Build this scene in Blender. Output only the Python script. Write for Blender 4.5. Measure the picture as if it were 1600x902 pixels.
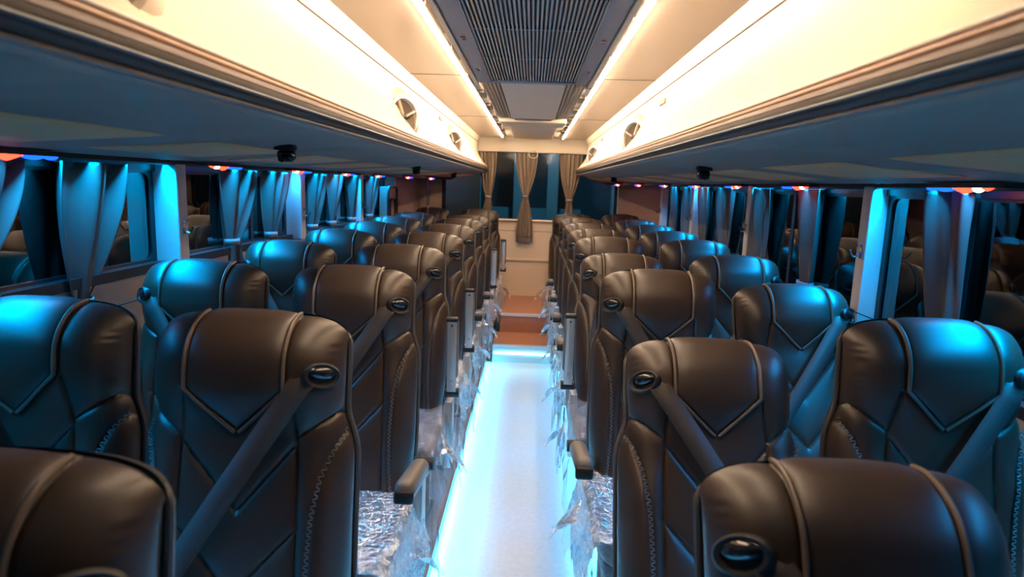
import bpy, math, random
import numpy as np
from mathutils import Vector, Matrix
random.seed(7); np.random.seed(7)
for o in list(bpy.data.objects): bpy.data.objects.remove(o)
S = bpy.context.scene
COL = S.collection
CH = 1.52                                   # camera height above the aisle floor
PI = math.pi
# ------------------------------------------------------------------ camera
F, ROLL, VX, VY = 1000.0, 0.034, 833.0, 289.0
dx, dy = VX - 800, 451 - VY
ux = dx * math.cos(ROLL) - dy * math.sin(ROLL); uy = dx * math.sin(ROLL) + dy * math.cos(ROLL)
pitch = math.atan(uy / F); yaw = math.atan(ux / F * math.cos(pitch))
cam = bpy.data.objects.new('camera', bpy.data.cameras.new('camera')); COL.objects.link(cam)
cam.data.sensor_width = 36; cam.data.lens = 36 * F / 1600; cam.data.clip_start = 0.05
cam.matrix_world = Matrix.Translation((0, 0, CH)) @ Matrix.Rotation(yaw, 4, 'Z') @ Matrix.Rotation(PI / 2 - pitch, 4, 'X') @ Matrix.Rotation(ROLL, 4, 'Z')
cam.data.dof.use_dof = True; cam.data.dof.focus_distance = 2.4; cam.data.dof.aperture_fstop = 4.0
S.camera = cam
# ------------------------------------------------------------------ world, exposure, light strengths
W = bpy.data.worlds.new('night'); S.world = W; W.use_nodes = True
W.node_tree.nodes['Background'].inputs[0].default_value = (0.03, 0.05, 0.09, 1)
W.node_tree.nodes['Background'].inputs[1].default_value = 0.12
S.view_settings.view_transform = 'Standard'; S.view_settings.look = 'None'
S.view_settings.gamma = 1; S.view_settings.use_curve_mapping = False
S.view_settings.exposure = 0.0
E_CEIL, E_CYAN, E_FLOOR = 150.0, 3.0, 5.0
P_CYAN, P_FLOOR = 105.0, 48.0          # watts of the cyan strips above the windows and along the aisle
E_RED, E_BLUE, E_WHITE = 9.0, 6.0, 9.0
WARM = (1.0, 0.60, 0.29); CYAN = (0.0, 0.37, 1.0)

def strip_light(name, loc, L, w, power, color, tilt, spread, parent=None):
    l = bpy.data.lights.new(name, 'AREA'); l.shape = 'RECTANGLE'; l.size = w; l.size_y = L; l.energy = power; l.color = color; l.spread = math.radians(spread)
    o = bpy.data.objects.new(name, l); COL.objects.link(o); o.location = loc; o.rotation_euler = (0, math.radians(tilt), 0)
    if parent: o.parent = parent
    return o
# ------------------------------------------------------------------ materials
def mat(name, color, rough=0.5, metal=0.0, spec=0.5, bump=None, var=None, emit=None, coat=0.0):
    m = bpy.data.materials.new(name); m.use_nodes = True
    nt = m.node_tree; b = nt.nodes['Principled BSDF']
    b.inputs['Base Color'].default_value = (*color, 1); b.inputs['Roughness'].default_value = rough
    b.inputs['Metallic'].default_value = metal; b.inputs['Specular IOR Level'].default_value = spec
    b.inputs['Coat Weight'].default_value = coat
    if emit:
        b.inputs['Emission Color'].default_value = (*emit[0], 1); b.inputs['Emission Strength'].default_value = emit[1]
    tc = nt.nodes.new('ShaderNodeTexCoord')
    if var:      # colour variation: (scale, amount)
        n = nt.nodes.new('ShaderNodeTexNoise'); n.inputs['Scale'].default_value = var[0]; n.inputs['Detail'].default_value = 4
        mx = nt.nodes.new('ShaderNodeMix'); mx.data_type = 'RGBA'
        mx.inputs[6].default_value = (*[c * (1 - var[1]) for c in color], 1); mx.inputs[7].default_value = (*[min(1, c * (1 + var[1])) for c in color], 1)
        nt.links.new(tc.outputs['Object'], n.inputs['Vector']); nt.links.new(n.outputs['Fac'], mx.inputs[0]); nt.links.new(mx.outputs[2], b.inputs['Base Color'])
    if bump:     # (scale, strength, distance)
        n2 = nt.nodes.new('ShaderNodeTexNoise'); n2.inputs['Scale'].default_value = bump[0]; n2.inputs['Detail'].default_value = 5
        bp = nt.nodes.new('ShaderNodeBump'); bp.inputs['Strength'].default_value = bump[1]; bp.inputs['Distance'].default_value = bump[2]
        nt.links.new(tc.outputs['Object'], n2.inputs['Vector']); nt.links.new(n2.outputs['Fac'], bp.inputs['Height']); nt.links.new(bp.outputs['Normal'], b.inputs['Normal'])
    return m
def emi(name, color, s):
    m = bpy.data.materials.new(name); m.use_nodes = True; nt = m.node_tree; nt.nodes.clear()
    e = nt.nodes.new('ShaderNodeEmission'); e.inputs[0].default_value = (*color, 1); e.inputs[1].default_value = s
    o = nt.nodes.new('ShaderNodeOutputMaterial'); nt.links.new(e.outputs[0], o.inputs[0]); return m
def glassy(name, tint, gloss_mix, rough=0.02, diff=None, diffmix=0.0, bump=None, spec_col=(1, 1, 1)):
    m = bpy.data.materials.new(name); m.use_nodes = True; nt = m.node_tree; nt.nodes.clear()
    t = nt.nodes.new('ShaderNodeBsdfTransparent'); t.inputs[0].default_value = (*tint, 1)
    g = nt.nodes.new('ShaderNodeBsdfGlossy'); g.inputs['Roughness'].default_value = rough; g.inputs[0].default_value = (*spec_col, 1)
    mx = nt.nodes.new('ShaderNodeMixShader')
    fr = nt.nodes.new('ShaderNodeLayerWeight'); fr.inputs[0].default_value = 0.35 if gloss_mix > .05 else 0.12
    ma = nt.nodes.new('ShaderNodeMath'); ma.operation = 'MULTIPLY_ADD'; ma.inputs[1].default_value = 1 - gloss_mix; ma.inputs[2].default_value = gloss_mix; ma.use_clamp = True
    nt.links.new(fr.outputs['Fresnel'], ma.inputs[0]); nt.links.new(ma.outputs[0], mx.inputs[0])
    nt.links.new(t.outputs[0], mx.inputs[1]); nt.links.new(g.outputs[0], mx.inputs[2])
    last = mx
    if diff:
        d = nt.nodes.new('ShaderNodeBsdfDiffuse'); d.inputs[0].default_value = (*diff, 1)
        m2 = nt.nodes.new('ShaderNodeMixShader'); m2.inputs[0].default_value = diffmix
        nt.links.new(mx.outputs[0], m2.inputs[1]); nt.links.new(d.outputs[0], m2.inputs[2]); last = m2
    if bump:
        tc = nt.nodes.new('ShaderNodeTexCoord'); n2 = nt.nodes.new('ShaderNodeTexNoise'); n2.inputs['Scale'].default_value = bump[0]; n2.inputs['Detail'].default_value = 6; n2.inputs['Distortion'].default_value = 1.5
        bp = nt.nodes.new('ShaderNodeBump'); bp.inputs['Strength'].default_value = bump[1]; bp.inputs['Distance'].default_value = bump[2]
        nt.links.new(tc.outputs['Object'], n2.inputs['Vector']); nt.links.new(n2.outputs['Fac'], bp.inputs['Height']); nt.links.new(bp.outputs['Normal'], g.inputs['Normal'])
    o = nt.nodes.new('ShaderNodeOutputMaterial'); nt.links.new(last.outputs[0], o.inputs[0]); return m

M = dict(
    leather=mat('brown_black_leather', (0.034, 0.020, 0.0125), 0.41, spec=0.5, bump=(260, 0.25, 0.0006), var=(9, 0.12)),
    piping=mat('brown_piping', (0.10, 0.072, 0.052), 0.42),
    stitch=mat('grey_stitching', (0.10, 0.085, 0.075), 0.6),
    shell=mat('grey_vinyl_edging', (0.13, 0.12, 0.115), 0.42),
    spk=mat('brown_grey_speaker_cone', (0.10, 0.075, 0.055), 0.6),
    rim=mat('satin_chrome', (0.42, 0.38, 0.34), 0.3, metal=0.9),
    corner=mat('mauve_brown_corner_panel', (0.26, 0.17, 0.14), 0.5),
    walnut=mat('mid_brown_walnut_band', (0.055, 0.020, 0.008), 0.5, spec=0.25, var=(14, .25)),
    reflection_line=mat('painted_blue_reflection', (0.05, 0.07, 0.09), 0.4, metal=0.2),
    clip=mat('tan_rack_clip', (0.36, 0.25, 0.14), 0.5),
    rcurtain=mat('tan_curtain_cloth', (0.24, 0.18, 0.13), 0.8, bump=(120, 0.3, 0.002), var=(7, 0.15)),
    edging=mat('dark_grey_piping', (0.06, 0.055, 0.05), 0.42),
    black=mat('black_plastic', (0.012, 0.012, 0.013), 0.18, coat=0.4),
    mblack=mat('matt_black_plastic', (0.010, 0.010, 0.011), 0.5, spec=0.35),
    belt=mat('charcoal_webbing', (0.045, 0.034, 0.028), 0.6, bump=(700, 0.3, 0.0005)),
    arm=mat('tan_grey_armrest_vinyl', (0.16, 0.13, 0.105), 0.42),
    steel=mat('brushed_aluminium', (0.62, 0.57, 0.52), 0.33, metal=0.75, bump=(60, .1, .001)),
    chrome=mat('chrome', (0.75, 0.75, 0.77), 0.12, metal=1.0),
    cream=mat('cream_moulded_panel', (0.60, 0.52, 0.40), 0.38, bump=(18, 0.05, 0.002)),
    ceil=mat('pearl_ceiling_laminate', (0.44, 0.36, 0.29), 0.28, metal=0.25, var=(1.6, 0.08)),
    ceil2=mat('beige_ceiling_centre', (0.60, 0.52, 0.44), 0.42),
    acframe=mat('blue_grey_metal_frame', (0.17, 0.21, 0.27), 0.35, metal=0.3),
    slat=mat('grey_grille_slat', (0.32, 0.29, 0.27), 0.4, metal=0.2),
    dark=mat('dark_duct', (0.03, 0.032, 0.036), 0.7),
    slot=mat('shaded_brown_slot', (0.16, 0.12, 0.09), 0.6),
    under=mat('grey_textured_underside', (0.35, 0.215, 0.165), 0.6, bump=(350, 0.3, 0.001)),
    insert=mat('painted_warm_light', (0.95, 0.44, 0.20), 0.6, bump=(300, 0.2, 0.001)),  # orange base colour stands in for warm light caught by the underside panels
    bronze=mat('bronze_trim_bead', (0.20, 0.085, 0.028), 0.45),
    wood=mat('dark_walnut_trim', (0.016, 0.008, 0.005), 0.5, spec=0.3, var=(14, 0.25)),
    wall=mat('tan_side_panel', (0.42, 0.31, 0.24), 0.5),
    pillar=mat('pale_pillar_panel', (0.58, 0.52, 0.48), 0.42),
    rear=mat('cream_rear_panel', (0.74, 0.58, 0.44), 0.45),
    rubber=mat('black_window_rubber', (0.012, 0.012, 0.013), 0.4),
    glass=glassy('tinted_window_glass', (0.30, 0.36, 0.40), 0.16, 0.0),
    frost=mat('greyed_glass_corner', (0.20, 0.19, 0.19), 0.35, var=(6, .2)),
    plastic=glassy('clear_wrinkled_plastic_film', (0.93, 0.94, 0.96), 0.16, 0.20, (0.75, 0.75, 0.78), 0.14, (30, 1.0, 0.02)),
    floor=mat('pale_speckled_vinyl_floor', (0.53, 0.55, 0.64), 0.30, var=(42, 0.14), bump=(90, .08, .001)),
    plat=mat('grey_platform_vinyl', (0.25, 0.25, 0.27), 0.5),
    tread=mat('red_brown_step_vinyl', (0.40, 0.17, 0.10), 0.38, var=(20, 0.12)),
    nosing=mat('pale_metal_nosing', (0.68, 0.60, 0.56), 0.3, metal=0.4),
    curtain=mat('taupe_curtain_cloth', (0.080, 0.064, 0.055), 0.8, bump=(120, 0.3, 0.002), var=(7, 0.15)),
    hem=mat('taupe_satin_hem', (0.22, 0.18, 0.17), 0.6),
    led=emi('warm_led', (1.0, 0.80, 0.58), E_CEIL),
    ledc=emi('cyan_led', CYAN, E_CYAN),
    ledf=emi('cyan_floor_led', (0.02, 0.55, 0.95), E_FLOOR),
    ledstep=emi('cyan_white_led', (0.35, 0.95, 1.0), 7.0),
    lred=emi('red_lens', (1.0, 0.030, 0.014), E_RED), lblue=emi('blue_lens', (0.004, 0.045, 1.0), E_BLUE),
    lwhite=emi('white_lens', (0.85, 0.93, 1.0), E_WHITE),
)
def set_warm():
    e = M['led'].node_tree.nodes['Emission']; e.inputs[0].default_value = (1.0, 0.74, 0.50, 1)
set_warm()
def brickmat(name, c1, c2, mortar, scale):
    m = bpy.data.materials.new(name); m.use_nodes = True; nt = m.node_tree; b = nt.nodes['Principled BSDF']
    tc = nt.nodes.new('ShaderNodeTexCoord'); mp = nt.nodes.new('ShaderNodeMapping'); mp.inputs['Rotation'].default_value = (PI / 2, 0, PI / 2)
    br = nt.nodes.new('ShaderNodeTexBrick'); br.inputs['Scale'].default_value = scale
    br.inputs['Color1'].default_value = (*c1, 1); br.inputs['Color2'].default_value = (*c2, 1); br.inputs['Mortar'].default_value = (*mortar, 1)
    sp = nt.nodes.new('ShaderNodeSeparateXYZ'); cb = nt.nodes.new('ShaderNodeCombineXYZ')
    nt.links.new(tc.outputs['Object'], sp.inputs[0]); nt.links.new(sp.outputs['Y'], cb.inputs['X']); nt.links.new(sp.outputs['Z'], cb.inputs['Y'])
    nt.links.new(cb.outputs[0], br.inputs['Vector']); nt.links.new(br.outputs['Color'], b.inputs['Base Color']); b.inputs['Roughness'].default_value = 0.9
    return m
M['rearglass'] = glassy('dark_rear_glass', (0.45, 0.52, 0.56), 0.02, 0.10)
M['sideglass'] = glassy('dark_side_glass', (0.42, 0.46, 0.48), 0.07, 0.0)
M['brick'] = brickmat('brick_wall', (0.22, 0.17, 0.13), (0.10, 0.085, 0.07), (0.03, 0.03, 0.03), 5.0)

# ------------------------------------------------------------------ mesh helpers
class MB:
    def __init__(s): s.v = []; s.f = []
    def add(s, vs, fs):
        n = len(s.v); s.v += [tuple(p) for p in vs]; s.f += [tuple(i + n for i in f) for f in fs]; return s
    def box(s, x0, x1, y0, y1, z0, z1, b=0.0):
        if b <= 0:
            v = [(x, y, z) for z in (z0, z1) for y in (y0, y1) for x in (x0, x1)]
            return s.add(v, [(0, 2, 3, 1), (4, 5, 7, 6), (0, 1, 5, 4), (2, 6, 7, 3), (0, 4, 6, 2), (1, 3, 7, 5)])
        c = Vector(((x0 + x1) / 2, (y0 + y1) / 2, (z0 + z1) / 2)); h = Vector((abs(x1 - x0) / 2, abs(y1 - y0) / 2, abs(z1 - z0) / 2))
        b = min(b, min(h) * 0.98); N = 10; M_ = 20; vs = []; fs = []       # rounded box by swept sphere
        for i in range(N + 1):
            th = PI * i / N
            for j in range(M_):
                ph = 2 * PI * (j + .5) / M_
                n = Vector((math.sin(th) * math.cos(ph), math.sin(th) * math.sin(ph), math.cos(th)))
                zz = 1 if i * 2 < N else -1
                if i * 2 == N: zz = 0
                vs.append((c.x + math.copysign(h.x - b, n.x) + b * n.x, c.y + math.copysign(h.y - b, n.y) + b * n.y, c.z + zz * (h.z - b) + b * n.z))
        for i in range(N):
            for j in range(M_):
                a, d = i * M_ + j, i * M_ + (j + 1) % M_; fs.append((a, a + M_, d + M_, d))
        fs.append(tuple(range(M_))); fs.append(tuple(reversed(range(N * M_, N * M_ + M_))))
        return s.add(vs, fs)
    def tube(s, pts, r, n=8, closed=False, rx=None):
        pts = [Vector(p) for p in pts]; k = len(pts); rings = []
        up = None
        for i, p in enumerate(pts):
            a = pts[(i - 1) % k] if (closed or i > 0) else p; c = pts[(i + 1) % k] if (closed or i < k - 1) else p
            t = (c - a).normalized()
            if up is None: up = t.orthogonal().normalized()
            up = (up - t * up.dot(t)); up = up.normalized() if up.length > 1e-6 else t.orthogonal().normalized()
            sd = t.cross(up); rr = r[i] if isinstance(r, (list, tuple)) else r
            rings.append([p + (up * math.cos(2 * PI * j / n) + sd * math.sin(2 * PI * j / n)) * rr for j in range(n)])
        vs = [q for R in rings for q in R]; fs = []
        for i in range(k if closed else k - 1):
            for j in range(n):
                a = i * n + j; b2 = i * n + (j + 1) % n; c2 = ((i + 1) % k) * n; fs.append((a, b2, c2 + (j + 1) % n, c2 + j))
        if not closed: fs.append(tuple(reversed(range(n)))); fs.append(tuple(range((k - 1) * n, k * n)))
        return s.add(vs, fs)
    def prism(s, poly, y0, y1):             # poly of (x,z), extruded along y
        n = len(poly); v = [(x, y0, z) for x, z in poly] + [(x, y1, z) for x, z in poly]
        f = [(i, (i + 1) % n, n + (i + 1) % n, n + i) for i in range(n)] + [tuple(reversed(range(n))), tuple(range(n, 2 * n))]
        return s.add(v, f)
    def grid(s, P, closed_u=False):         # P[i][j] points
        a = len(P); b = len(P[0]); v = [tuple(p) for R in P for p in R]; f = []
        for i in range(a - 1):
            for j in range(b - 1 if not closed_u else b):
                j2 = (j + 1) % b; f.append((i * b + j, i * b + j2, (i + 1) * b + j2, (i + 1) * b + j))
        return s.add(v, f)
    def xf(s, Mx): s.v = [tuple(Mx @ Vector(p)) for p in s.v]; return s
    def build(s, name, m, parent=None, smooth=True, bevel=0.0, solid=0.0):
        me = bpy.data.meshes.new(name); me.from_pydata(s.v, [], s.f); me.update()
        import bmesh
        bm = bmesh.new(); bm.from_mesh(me); bmesh.ops.recalc_face_normals(bm, faces=bm.faces); bm.to_mesh(me); bm.free()
        me.materials.append(m if not isinstance(m, str) else M[m])
        if smooth:
            me.polygons.foreach_set('use_smooth', [True] * len(me.polygons))
            try: me.set_sharp_from_angle(angle=math.radians(42))
            except Exception: pass
        o = bpy.data.objects.new(name, me); COL.objects.link(o)
        if parent: o.parent = parent
        if solid:
            md = o.modifiers.new('thick', 'SOLIDIFY'); md.thickness = solid; md.offset = 0
        if bevel:
            md = o.modifiers.new('bev', 'BEVEL'); md.width = bevel; md.segments = 3; md.limit_method = 'ANGLE'
        return o
def tag(o, label=None, cat=None, group=None, kind=None):
    if label: o['label'] = label
    if cat: o['category'] = cat
    if group: o['group'] = group
    if kind: o['kind'] = kind
    return o
def empty(name, loc, label, cat, group=None):
    o = bpy.data.objects.new(name, None); COL.objects.link(o); o.location = loc; o.empty_display_size = 0.05
    return tag(o, label, cat, group)
def struct(o): o['kind'] = 'structure'; return o
def copy_tree(o, parent=None):
    c = o.copy(); COL.objects.link(c)
    if parent: c.parent = parent
    for ch in [x for x in bpy.data.objects if x.parent == o]: copy_tree(ch, c)
    return c
def Z(h): return CH + h

SILL = {-1: -.325, 1: -.50}
# ------------------------------------------------------------------ key dimensions
XL, XR = -1.40, 1.27          # glass planes
PL, PR = -1.30, 1.20          # aisle faces of the pillars
YR = 6.9                      # rear wall
Y0 = -0.45                    # just behind the camera
AX0, AX1 = -0.345, 0.365      # aisle floor edges
ZP = 0.10                     # seat platform
ZT = Z(0.475)                 # ceiling
CX0, CX1 = -0.57, 0.525       # ceiling corner lines
LX = {-1: -0.49, 1: 0.455}    # rack lip
HT, HB = 0.178, 0.115         # lip top and bottom above the camera
RO = {-1: (-1.33, 0.045), 1: (1.235, 0.045)}   # rack outer edge

# ------------------------------------------------------------------ structure: floor, walls, ceiling
struct(MB().box(AX0 - .02, AX1 + .02, Y0, 5.36, -0.04, 0.0).build('floor', 'floor', smooth=False))
struct(MB().box(XL - .05, AX0, Y0, YR, -0.04, ZP).build('floor_platform_left', 'plat', smooth=False))
struct(MB().box(AX1, XR + .05, Y0, YR, -0.04, ZP).build('floor_platform_right', 'plat', smooth=False))
st = empty('rear_step', (0.01, 5.36, 0), 'two red-brown steps with pale nosings leading up to the cream rear wall', 'steps')
MB().box(-.31, .20, 0, .50, 0, .15).build('lower_step', 'tread', st, smooth=False)
MB().box(-.27, .16, .50, YR - 5.36, 0, .32).build('upper_step', 'tread', st, smooth=False)
MB().box(-.305, .195, -.012, .02, .137, .154).build('nosing', 'nosing', st)
MB().box(-.265, .155, .488, .54, .305, .325).build('nosing', 'nosing', st)
o = MB().box(-.306, .198, -.008, 0, 0, .137).build('riser_panel', mat('pale_blue_riser', (.45, .6, .68), .3), st)
o = MB().box(-.29, .185, -.022, -.009, .075, .092).build('led_strip', 'ledstep', st); o['label'] = 'glowing white-cyan light strip on the riser'

# walls: lower side panels below the windows
for sd, X, nm in ((-1, XL, 'left'), (1, XR, 'right')):
    xa, xb = (X - .04, X + .035) if sd < 0 else (X - .035, X + .04)
    struct(MB().box(xa, xb, Y0, 6.15, ZP, Z(SILL[sd] - .03)).build('wall_' + nm, 'wall', smooth=False))
    # sill rubber under the glass and header above it
    xs0, xs1 = (X - .02, X + .045) if sd < 0 else (X - .045, X + .02)
    struct(MB().box(xs0, xs1, Y0, 6.15, Z(SILL[sd] - .032), Z(SILL[sd])).build('trim_1' if sd < 0 else 'trim_2', 'rubber', smooth=False))
    struct(MB().box(X - .02, X + .02, Y0, 6.15, Z(.005), Z(.12)).build('trim_3' if sd < 0 else 'trim_4', 'rubber', smooth=False))
# rear corner panels (angled) and rear wall
def quadprism(p0, p1, z0, z1, t, name, m, **k):
    a = Vector((*p0, 0)); b = Vector((*p1, 0)); n = (b - a).cross(Vector((0, 0, 1))).normalized() * t
    vs = [(*a.xy, z0), (*b.xy, z0), (*(b + n).xy, z0), (*(a + n).xy, z0), (*a.xy, z1), (*b.xy, z1), (*(b + n).xy, z1), (*(a + n).xy, z1)]
    return MB().add(vs, [(0, 3, 2, 1), (4, 5, 6, 7), (0, 1, 5, 4), (1, 2, 6, 5), (2, 3, 7, 6), (3, 0, 4, 7)]).build(name, m, smooth=False, **k)
struct(quadprism((PL - .02, 6.12), (-.97, YR), ZP, Z(.47), -.05, 'wall_rear_corner_left', 'corner'))
struct(quadprism((PR + .02, 6.12), (.905, YR), ZP, Z(.47), .05, 'wall_rear_corner_right', 'corner'))
mb = MB(); mb.box(-1.0, .93, YR, YR + .05, 0.1, Z(-.375)); struct(mb.build('wall_rear', 'rear', smooth=False))
struct(MB().box(-1.0, .93, YR - .06, YR + .05, Z(.335), Z(.50)).build('wall_rear_header', 'cream', smooth=False))
struct(MB().box(-.97, .90, YR - .035, YR, Z(-.39), Z(-.368), .008).build('trim_5', 'rear'))
struct(MB().box(-.97, .90, YR - .018, YR, Z(-.82), Z(-.785), .008).build('trim_6', 'rear'))
struct(MB().box(-.97, .90, YR - .004, YR, Z(-.497), Z(-.492)).build('trim_7', 'slot'))
# rear window
rw = MB().box(-.95, .885, YR + .012, YR + .018, Z(-.375), Z(.34)).build('window_9', 'rearglass', smooth=False); struct(rw)
fr = MB()
def rrect(x0, x1, z0, z1, r, n=6):
    P = []
    for cx, cz, a0 in ((x1 - r, z1 - r, 0), (x0 + r, z1 - r, 90), (x0 + r, z0 + r, 180), (x1 - r, z0 + r, 270)):
        for i in range(n + 1):
            a = math.radians(a0 + 90 * i / n); P.append((cx + r * math.cos(a), cz + r * math.sin(a)))
    return P
def ring(mb, outer, inner, f, ):
    n = len(outer); A = [f(*p) for p in outer]; B = [f(*p) for p in inner]; mb.add(A + B, [(i, (i + 1) % n, n + (i + 1) % n, n + i) for i in range(n)])
ring(fr, rrect(-.97, .90, Z(-.39), Z(.36), .001), rrect(-.93, .865, Z(-.365), Z(.33), .11), lambda x, z: (x, YR - .002, z))
fo = fr.build('window_frame', 'rubber', rw, smooth=False, solid=0.006)
# ceiling
cl = MB()
cl.box(CX0 - .06, -.335, Y0, YR, ZT, ZT + .03); cl.box(.29, CX1 + .06, Y0, YR, ZT, ZT + .03)
struct(cl.build('ceiling', 'ceil', smooth=False))
cc = MB(); cc.box(-.335, .29, Y0, YR, ZT + .012, ZT + .03); struct(cc.build('ceiling_centre', 'cream', smooth=False))
tr = MB()
for y in (2.97, 4.75): tr.box(CX0, -.34, y, y + .006, ZT - .002, ZT + .001); tr.box(.295, CX1, y, y + .006, ZT - .002, ZT + .001)
struct(tr.build('trim_8', 'slot', smooth=False))
struct(MB().box(CX0 - .8, CX1 + .75, Y0, YR + .05, ZT + .03, ZT + .06).build('ceiling_roof_skin', 'dark', smooth=False))
struct(MB().box(XL - .05, XR + .05, Y0 - .04, Y0, 0, ZT + .06).build('wall_front', 'mblack', smooth=False))

# warm LED lines
for sd, x, w in ((-1, -.327, 'left'), (1, .283, 'right')):
    e = empty('ceiling_light_strip', (x, 0, ZT), 'long warm white light strip along the ceiling, %s of the air grille' % w, 'light strip', 'warm ceiling light strips')
    MB().box(-.015, .015, .68, 6.62, -.004, .012).build('channel', 'steel', e, smooth=False)
    MB().box(-.005, .005, .70, 6.6, -.012, -.004, 0).build('diffuser', 'led', e, smooth=False)

# centre ceiling unit: AC return grille, hatch, cross bar
ac = empty('air_grille', (-.017, 0, ZT), 'blue-grey framed air return grille with fine lengthwise slats', 'air grille')
mb = MB()
mb.box(-.245, -.185, .55, 2.98, -.03, 0); mb.box(.185, .245, .55, 2.98, -.03, 0); mb.box(-.185, .185, 2.93, 2.98, -.03, 0); mb.box(-.185, .185, .55, .62, -.03, 0)
mb.build('frame', 'acframe', ac, smooth=False, bevel=.003)
MB().box(-.185, .185, .62, 2.93, -.006, 0).build('duct_back', 'dark', ac, smooth=False)
mb = MB()
for i in range(31):
    x = -.180 + i * .012; mb.box(x - .0028, x + .0028, .62, 2.93, -.024, -.010)
g = mb.build('slat_panel', 'slat', ac, smooth=False)
for y in (1.35, 2.0, 2.45): MB().box(-.185, .185, y, y + .012, -.020, -.010).build('cross_rib', 'acframe', ac, smooth=False)
for sx in (-1, 1):
    MB().box(sx * .247, sx * .262, .55, 3.0, -.036, 0).build('edge_moulding', 'cream', ac, smooth=False)
    for y in (1.45, 2.05, 2.6):
        MB().tube([(sx * .215, y, -.030), (sx * .215, y, -.036)], .009, 10).build('screw', 'chrome', ac)
        MB().tube([(sx * .215, y + .035, -.030), (sx * .215, y + .035, -.036)], .006, 10).build('screw', 'chrome', ac)
hh = empty('ceiling_hatch', (-.017, 3.0, ZT), 'plain beige ceiling hatch behind the air grille', 'hatch')
MB().box(-.15, .15, .02, 1.62, -.022, 0).build('hatch_panel', 'ceil2', hh, smooth=False, bevel=.004)
for sx in (-1, 1):
    mb = MB()
    for k in range(5): mb.box(sx * (.158 + k * .019), sx * (.170 + k * .019), .02, 1.62, -.020 + .002 * k, 0)
    mb.build('side_slats', 'steel', hh, smooth=False)
MB().box(-.13, .13, 1.62, 1.65, -.026, 0).build('latch_bar', 'dark', hh, smooth=False)
o = MB().box(-.26, .225, 4.72, 5.10, ZT - .035, ZT, .012).build('ceiling_cross_bar', 'cream'); tag(o, 'smooth cream cross bar spanning the ceiling beyond the hatch', 'ceiling bar')
o = MB().box(-.21, .175, 5.15, 6.6, ZT - .018, ZT, .006).build('rear_ceiling_panel', 'ceil2'); tag(o, 'small beige ceiling panel nearest the rear window', 'ceiling panel')
# side slots between grille and light strips
n = 0
for sd, x in ((-1, -.290), (1, .250)):
    for k in range(9):
        y = 1.25 + .56 * k + (.1 if sd > 0 else 0); L = .34 if k < 2 else .22
        e = empty('ceiling_air_slot', (x, y, ZT), 'recessed air slot %s of the centre unit, %s from the camera' % ('left' if sd < 0 else 'right', ['first', 'second', 'third', 'fourth', 'fifth', 'sixth', 'seventh', 'eighth', 'ninth'][k]), 'air slot', 'air slots along the ceiling')
        if y + L > 6.6: L = .1
        MB().box(-.016, .012, 0, L, -.004, .013).build('slot_recess', 'slot', e, smooth=False)
        MB().box(-.020 if sd < 0 else .012, -.016 if sd < 0 else .016, -.01, L + .01, -.010, .013).build('slot_lip', 'cream', e, smooth=False)

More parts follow.
